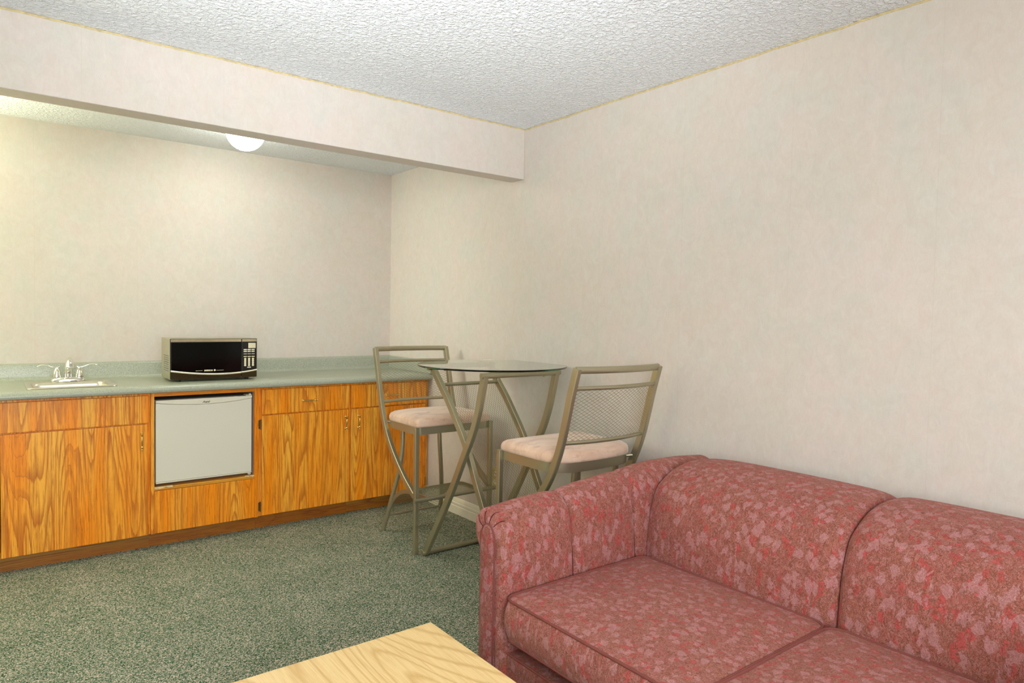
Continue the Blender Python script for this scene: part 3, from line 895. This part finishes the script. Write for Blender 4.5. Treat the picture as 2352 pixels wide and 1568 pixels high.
def sofa_arm(mir):
    """section points of the arm in (d, z): d = distance inward from outer face"""
    def sec(h, k=0.):
        # h: roll top height ; k pinch (channel grooves)
        base = [(.002, .06), (0, .20), (0, .36), (-.002, .46), (-.012, .52), (-.034, .555), (-.056, .590), (-.063, .630), (-.056, .665), (-.038, h - .018), (-.012, h - .003), (.016, h),
                (.046, h - .008), (.072, h - .028), (.092, h - .060), (.104, .600), (.110, .53), (.111, .46), (.112, .40), (.118, .30), (.122, .20), (.122, .06)]
        out = []
        cx, cz = .02, .60
        for d, z in base:
            if k and z > .28:
                vx, vz = d - cx, z - cz; l = math.hypot(vx, vz) or 1
                w = 1. if d > -.02 else .35
                d -= vx / l * k * w; z -= vz / l * k * w * .8
            out.append((d, z))
        # refine
        return out
    def hgt(x):
        pts = [(-1.2, .697), (-1.13, .703), (-1.04, .711), (-.95, .716), (-.89, .716), (-.78, .728), (-.631, .741), (-.575, .746), (-.45, .756), (-.37, .760), (-.2, .757), (-.05, .745)]
        for (a, b), (c, d) in zip(pts[:-1], pts[1:]):
            if x <= c: return b + (d - b) * (x - a) / (c - a)
        return pts[-1][1]
    seams = [-.89, -.575]
    xs = sorted(set([-1.185 + i * .015 for i in range(0, 76)] + [s + d for s in seams for d in (-.018, -.010, -.005, -.002, 0, .002, .005, .010, .018)]))
    xs = [x for x in xs if x <= -.05]
    tong = (.034, .625); PCD, PCZ = .028, .618; PL = (52, 84, 114, 146)
    R = []
    def conv(d, z, x): return (x, (SR - d) if not mir else (SE + d), z)
    # rounded front: shrink toward the tongue
    for j, (sh, xo) in enumerate(((.050, -.016), (.036, -.0165), (.024, -.0145), (.013, -.010), (.005, -.005))):
        h = hgt(-1.185)
        ring = []
        S0 = sec(h)
        for q, (d, z) in enumerate(S0):
            vx, vz = d - tong[0], z - min(z, tong[1]); l = math.hypot(vx, vz) or 1
            cre = 0
            if z > .57:
                ang = math.atan2(z - tong[1] + .02, d - tong[0])
            f = min(sh, l * .8)
            ring.append(conv(d - vx / l * f, z - vz / l * f - 0, -1.185 + xo))
        R.append(ring)
    for x in xs:
        k = 0
        for s in seams:
            k = max(k, .020 * math.exp(-abs(x - s) / .006) + .006 * math.exp(-abs(x - s) / .035))
        R.append([conv(d, z, x) for d, z in sec(hgt(x), k)])
    # subdivide the section smoothly
    RR = []
    for ring in R:
        n = len(ring); sp = spline(ring, (n - 1) * 7); out = []
        xx = sum(p.x for p in sp) / len(sp)
        fade = max(0, min(1, (-1.105 - xx) / .07)) ** 1.3
        for p in sp:
            d = (SR - p.y) if not mir else (p.y - SE)
            if fade > 0 and p.z > .54:
                ang = math.degrees(math.atan2(p.z - PCZ, d - PCD)); k = 0
                for aa in PL:
                    da = (ang - aa + 180) % 360 - 180
                    k = max(k, math.exp(-(da / 5.) ** 2))
                v = Vector((0, d - PCD, p.z - PCZ)); v = v.normalized() * .011 * k * fade
                d -= v.y; p = Vector((p.x, (SR - d) if not mir else (SE + d), p.z - v.z))
            out.append(tuple(p))
        RR.append(out)
    bm = B(); rings(bm, RR)
    a = obj('arm', bm, fab, t, smooth=True, angle=60)
    # channel seams
    for s in seams:
        ring = [conv(d, z, s) for d, z in sec(hgt(s), .0245)]
        bm = B(); sweep(bm, spline(ring[6:20], 40), circ(.0032, 6)); obj('seam', bm, M['seamdark'], a, smooth=True)
    # front tongue panel with piping
    bm = B()
    d0, d1, zt = .000, .070, .655
    out = [(d0, .06), (d0 - .002, .3), (d0 - .003, .56)] + [((d0 + d1) / 2 - .038 * math.cos(w), .60 + .055 * math.sin(w)) for w in [PI * i / 12 for i in range(0, 13)]] + [(d1 + .002, .56), (d1, .3), (d1, .06)]
    cxm = (d0 + d1) / 2
    Rg = []
    for k, xo in ((1.0, -1.188), (1.0, -1.207), (.86, -1.214), (.5, -1.218)):
        Rg.append([conv(cxm + (d - cxm) * k, (z if z < .1 else .36 + (z - .36) * (1 - (1 - k) * .12)), xo) for d, z in out])
    rings(bm, Rg); pn = obj('arm_panel', bm, fad, a, smooth=True, angle=60)
    bm = B(); sweep(bm, [conv(d, z, -1.2075) for d, z in out], circ(.0028, 6)); obj('panel_piping', bm, M['pipe'], pn, smooth=True)
    # gathered pleats round the roll end; dark tubes paint their crease shade
    from mathutils.bvhtree import BVHTree
    ao = parent_world(t)
    tree = BVHTree.FromPolygons([tuple(v.co + ao) for v in a.data.vertices], [tuple(p.vertices) for p in a.data.polygons])
    for aa in PL:
        w = math.radians(aa); pts = []; c, s_ = math.cos(w), math.sin(w)
        for rr_ in (.036, .044, .052, .060, .068, .076, .084):
            hit = tree.ray_cast(Vector(conv(PCD + c * rr_, PCZ + s_ * rr_ * .95, -1.5)), Vector((1, 0, 0)), 1)
            if hit[0] is not None and hit[0].x < -1.165: pts.append(hit[0])
        for i, x in enumerate((-1.176, -1.166)):
            w2 = w - .10 * i * (1 if c > 0 else -1) * abs(c)
            o_ = Vector(conv(PCD + math.cos(w2) * .3, PCZ + math.sin(w2) * .3, x)); q_ = Vector(conv(PCD, PCZ, x))
            hit = tree.ray_cast(o_, (q_ - o_).normalized(), 1)
            if hit[0] is not None: pts.append(hit[0])
        good = pts[:1]
        for q in pts[1:]:
            if (q - good[-1]).length > .022: break
            good.append(q)
        pts = good
        if len(pts) < 3: continue
        bm = B(); sweep(bm, spline(pts, 14), circ(.0016, 6)); obj('pleat', bm, M['seamdark'], a, smooth=True)
sofa_arm(False); sofa_arm(True)

# back pads
BPF = [(-.545, .30), (-.546, .44), (-.538, .54), (-.523, .614), (-.489, .692), (-.452, .727), (-.375, .767), (-.290, .784), (-.205, .783), (-.13, .772), (-.075, .745), (-.050, .70), (-.045, .60), (-.045, .30)]
def back_pad(y0, y1, left_drop):
    ys = []
    n = 40
    for i in range(n + 1):
        u = i / n; ys.append(y0 + (y1 - y0) * (.5 - .5 * math.cos(PI * u)) )
    sp = spline([(x, 0, z) for x, z in BPF], (len(BPF) - 1) * 4)
    c = Vector((-.28, 0, .50)); R = []
    w = abs(y1 - y0)
    for y in ys:
        e = min(abs(y - y0), abs(y - y1)); f = math.exp(-e / .014) * .022 + math.exp(-e / .06) * .010
        el = abs(y - y0); f += left_drop * math.exp(-el / .10)
        ring = []
        for p in sp:
            v = p - c; l = v.length
            # shrink only along outward direction
            q = p - v / l * f
            if p.x > -.10: q = p - Vector((0, 0, 1)) * f * (1 if p.z > .65 else 0)
            ring.append((q.x, y, q.z))
        R.append(ring)
    bm = B(); rings(bm, R); return obj('back_pad', bm, fab, t, smooth=True, angle=60)
back_pad(-3.045, -3.7885, .014)
back_pad(-3.7915, YB - .02, .0)
bm = B(); box(bm, -.42, -.035, YB - .02, YA + .05, .06, .66); obj('back_frame', bm, fad, t, bevel=.02, seg=3)

# seat cushions
def cushion(x0, x1, y0, y1, lx=0):
    zt, zb, cr = .444, .318, .022
    def outl(g, bulge=0, z=0):
        r = max(.008, .045 - g * .2)
        pts = rrect(x0 + g - bulge, x1 - g + bulge, y0 + g - bulge, y1 - g + bulge, r + bulge, 8)
        return [(x, y, z) for x, y in pts]
    def dens(o):                   # densify straight runs
        res = []
        n = len(o)
        for i in range(n):
            a, b = Vector(o[i]), Vector(o[(i + 1) % n]); l = (b - a).length
            k = 14 if i % 9 == 8 else 1
            for j in range(k): res.append(tuple(a.lerp(b, j / k)))
        return res
    R = []
    hw = min(x1 - x0, y1 - y0) / 2
    for g in (.26, .18, .06, .015): R.append(dens(outl(g, 0, zb - .004)))
    for z, b in ((zb, 0), (zb + .012, .006), (zb + .035, .014), ((zt + zb) / 2, .018), (zt - .035, .014), (zt - .012, .006), (zt, .0)): R.append(dens(outl(0, b, z)))
    for g in (.006, .02, .045, .085, .14, .20, .27): R.append(dens(outl(g, 0, zt + cr * (1 - (1 - g / .32) ** 2.4))))
    bm = B(); rings(bm, R)
    cu = obj('seat_cushion', bm, fab, t, smooth=True, angle=180)
    for z in (zt + .001, zb + .002):
        bm = B(); sweep(bm, dens(outl(-.001, 0, z)), circ(.0042, 8), closed=True); obj('cushion_piping', bm, M['pipe'], cu, smooth=True)
cushion(-1.208, -.555, -3.783, -3.082)
cushion(-1.208, -.555, -4.490, -3.790)
for x, y in ((-1.13, -3.02), (-1.13, -4.56), (-.12, -3.02), (-.12, -4.56)):
    bm = B(); lathe(bm, [(.018, 0), (.026, .045), (.028, .062)], 14, 'Z', (x, y, 0)); obj('foot', bm, M['oaktoe'], t)

# ------------------------------------------------------------------ coffee table
TZ = .42
t = thing('coffee_table', 'light wood-grain coffee table corner in front of the sofa', 'coffee table', (-1.78, -3.6, 0))
tx0, tx1, ty0, ty1 = -2.10, -1.451, -4.20, -3.046
bm = B(); box(bm, tx0, tx1, ty0, ty1, TZ - .028, TZ); obj('table_top', bm, M['ash'], t, bevel=.004, seg=3)
bm = B()
box(bm, tx0 + .04, tx1 - .04, ty0 + .04, ty0 + .06, TZ - .10, TZ - .028); box(bm, tx0 + .04, tx1 - .04, ty1 - .06, ty1 - .04, TZ - .10, TZ - .028)
box(bm, tx0 + .04, tx0 + .06, ty0 + .06, ty1 - .06, TZ - .10, TZ - .028); box(bm, tx1 - .06, tx1 - .04, ty0 + .06, ty1 - .06, TZ - .10, TZ - .028)
obj('apron', bm, M['ash'], t)
for x in (tx0 + .03, tx1 - .08):
    for y in (ty0 + .03, ty1 - .08):
        bm = B(); box(bm, x, x + .05, y, y + .05, 0, TZ - .028); obj('leg', bm, M['ash'], t, bevel=.003)

# ------------------------------------------------------------------ lights
def area(name, loc, target, size, size_y, power, color):
    l = bpy.data.lights.new(name, 'AREA'); l.shape = 'RECTANGLE'; l.size = size; l.size_y = size_y; l.energy = power; l.color = color
    o = bpy.data.objects.new(name, l); COL.objects.link(o); o.location = loc
    o.rotation_euler = (Vector(target) - Vector(loc)).to_track_quat('-Z', 'Y').to_euler(); return o
def point(name, loc, power, color, r=.12):
    l = bpy.data.lights.new(name, 'POINT'); l.energy = power; l.color = color; l.shadow_soft_size = r
    o = bpy.data.objects.new(name, l); COL.objects.link(o); o.location = loc; return o
# added area fill at the unseen rear window
area('rear_fill_area', ((WX0 + WX1) / 2, YR + .02, (WZ0 + WZ1) / 2), (-1.2, 0, .3), 2.3, 1.2, 125, (.9, .95, 1.))
# added spot fills, without fixtures, left of and behind the camera
def aim(o, t): o.rotation_euler = (Vector(t) - o.location).to_track_quat('-Z', 'Y').to_euler()
def up(name, loc, power, color, ang=150):
    l = bpy.data.lights.new(name, 'SPOT'); l.energy = power; l.color = color; l.spot_size = math.radians(ang); l.spot_blend = 1.; l.shadow_soft_size = .4
    o = bpy.data.objects.new(name, l); COL.objects.link(o); o.location = loc; o.rotation_euler = (PI, 0, 0); return o
def aim(o, t): o.rotation_euler = (Vector(t) - o.location).to_track_quat('-Z', 'Y').to_euler()
aim(up('fill_spot_a', (-2.8, -4.1, .95), 355, (.88, .945, 1.), 75), (-1.8, -3.1, 2.41))
up('fill_spot_b', (-2.4, -5.5, .8), 150, (.88, .95, 1.), 100)
up('fill_spot_c', (-3.3, -.75, 1.4), 230, (.97, 1., .72), 125)
point('kitchen_side_lamp', (-3.6, -.75, 1.8), 15, (.97, 1., .45), .5)
aim(up('kitchen_fill_spot', (-3.2, -.85, 1.95), 100, (.96, 1., .95), 50), (0, -.35, 1.35))  # unseen fill spot added to brighten the kitchen's right corner

w = bpy.data.worlds.new('world'); sc.world = w; w.use_nodes = True
w.node_tree.nodes['Background'].inputs[0].default_value = (.9, .95, 1, 1); w.node_tree.nodes['Background'].inputs[1].default_value = .5

# ------------------------------------------------------------------ camera
f_, yaw, pitch, roll = 1558.93, .6613, -.0378, .0183
fw = Vector((math.sin(yaw) * math.cos(pitch), math.cos(yaw) * math.cos(pitch), math.sin(pitch)))
r0 = Vector((math.cos(yaw), -math.sin(yaw), 0)); u0 = r0.cross(fw)
r_ = r0 * math.cos(roll) + u0 * math.sin(roll); u_ = -r0 * math.sin(roll) + u0 * math.cos(roll)
cam = bpy.data.cameras.new('camera'); cam.sensor_width = 36; cam.sensor_fit = 'HORIZONTAL'; cam.lens = f_ / 2352 * 36; cam.clip_start = .02
co = bpy.data.objects.new('camera', cam); COL.objects.link(co)
mw = Matrix((r_, u_, -fw)).transposed().to_4x4(); mw.translation = Vector((-2.488, -4.7438, 1.3285)); co.matrix_world = mw
sc.camera = co
sc.view_settings.view_transform = 'Standard'; sc.view_settings.look = 'None'; sc.view_settings.gamma = 1; sc.view_settings.use_curve_mapping = False
sc.view_settings.exposure = 0.25
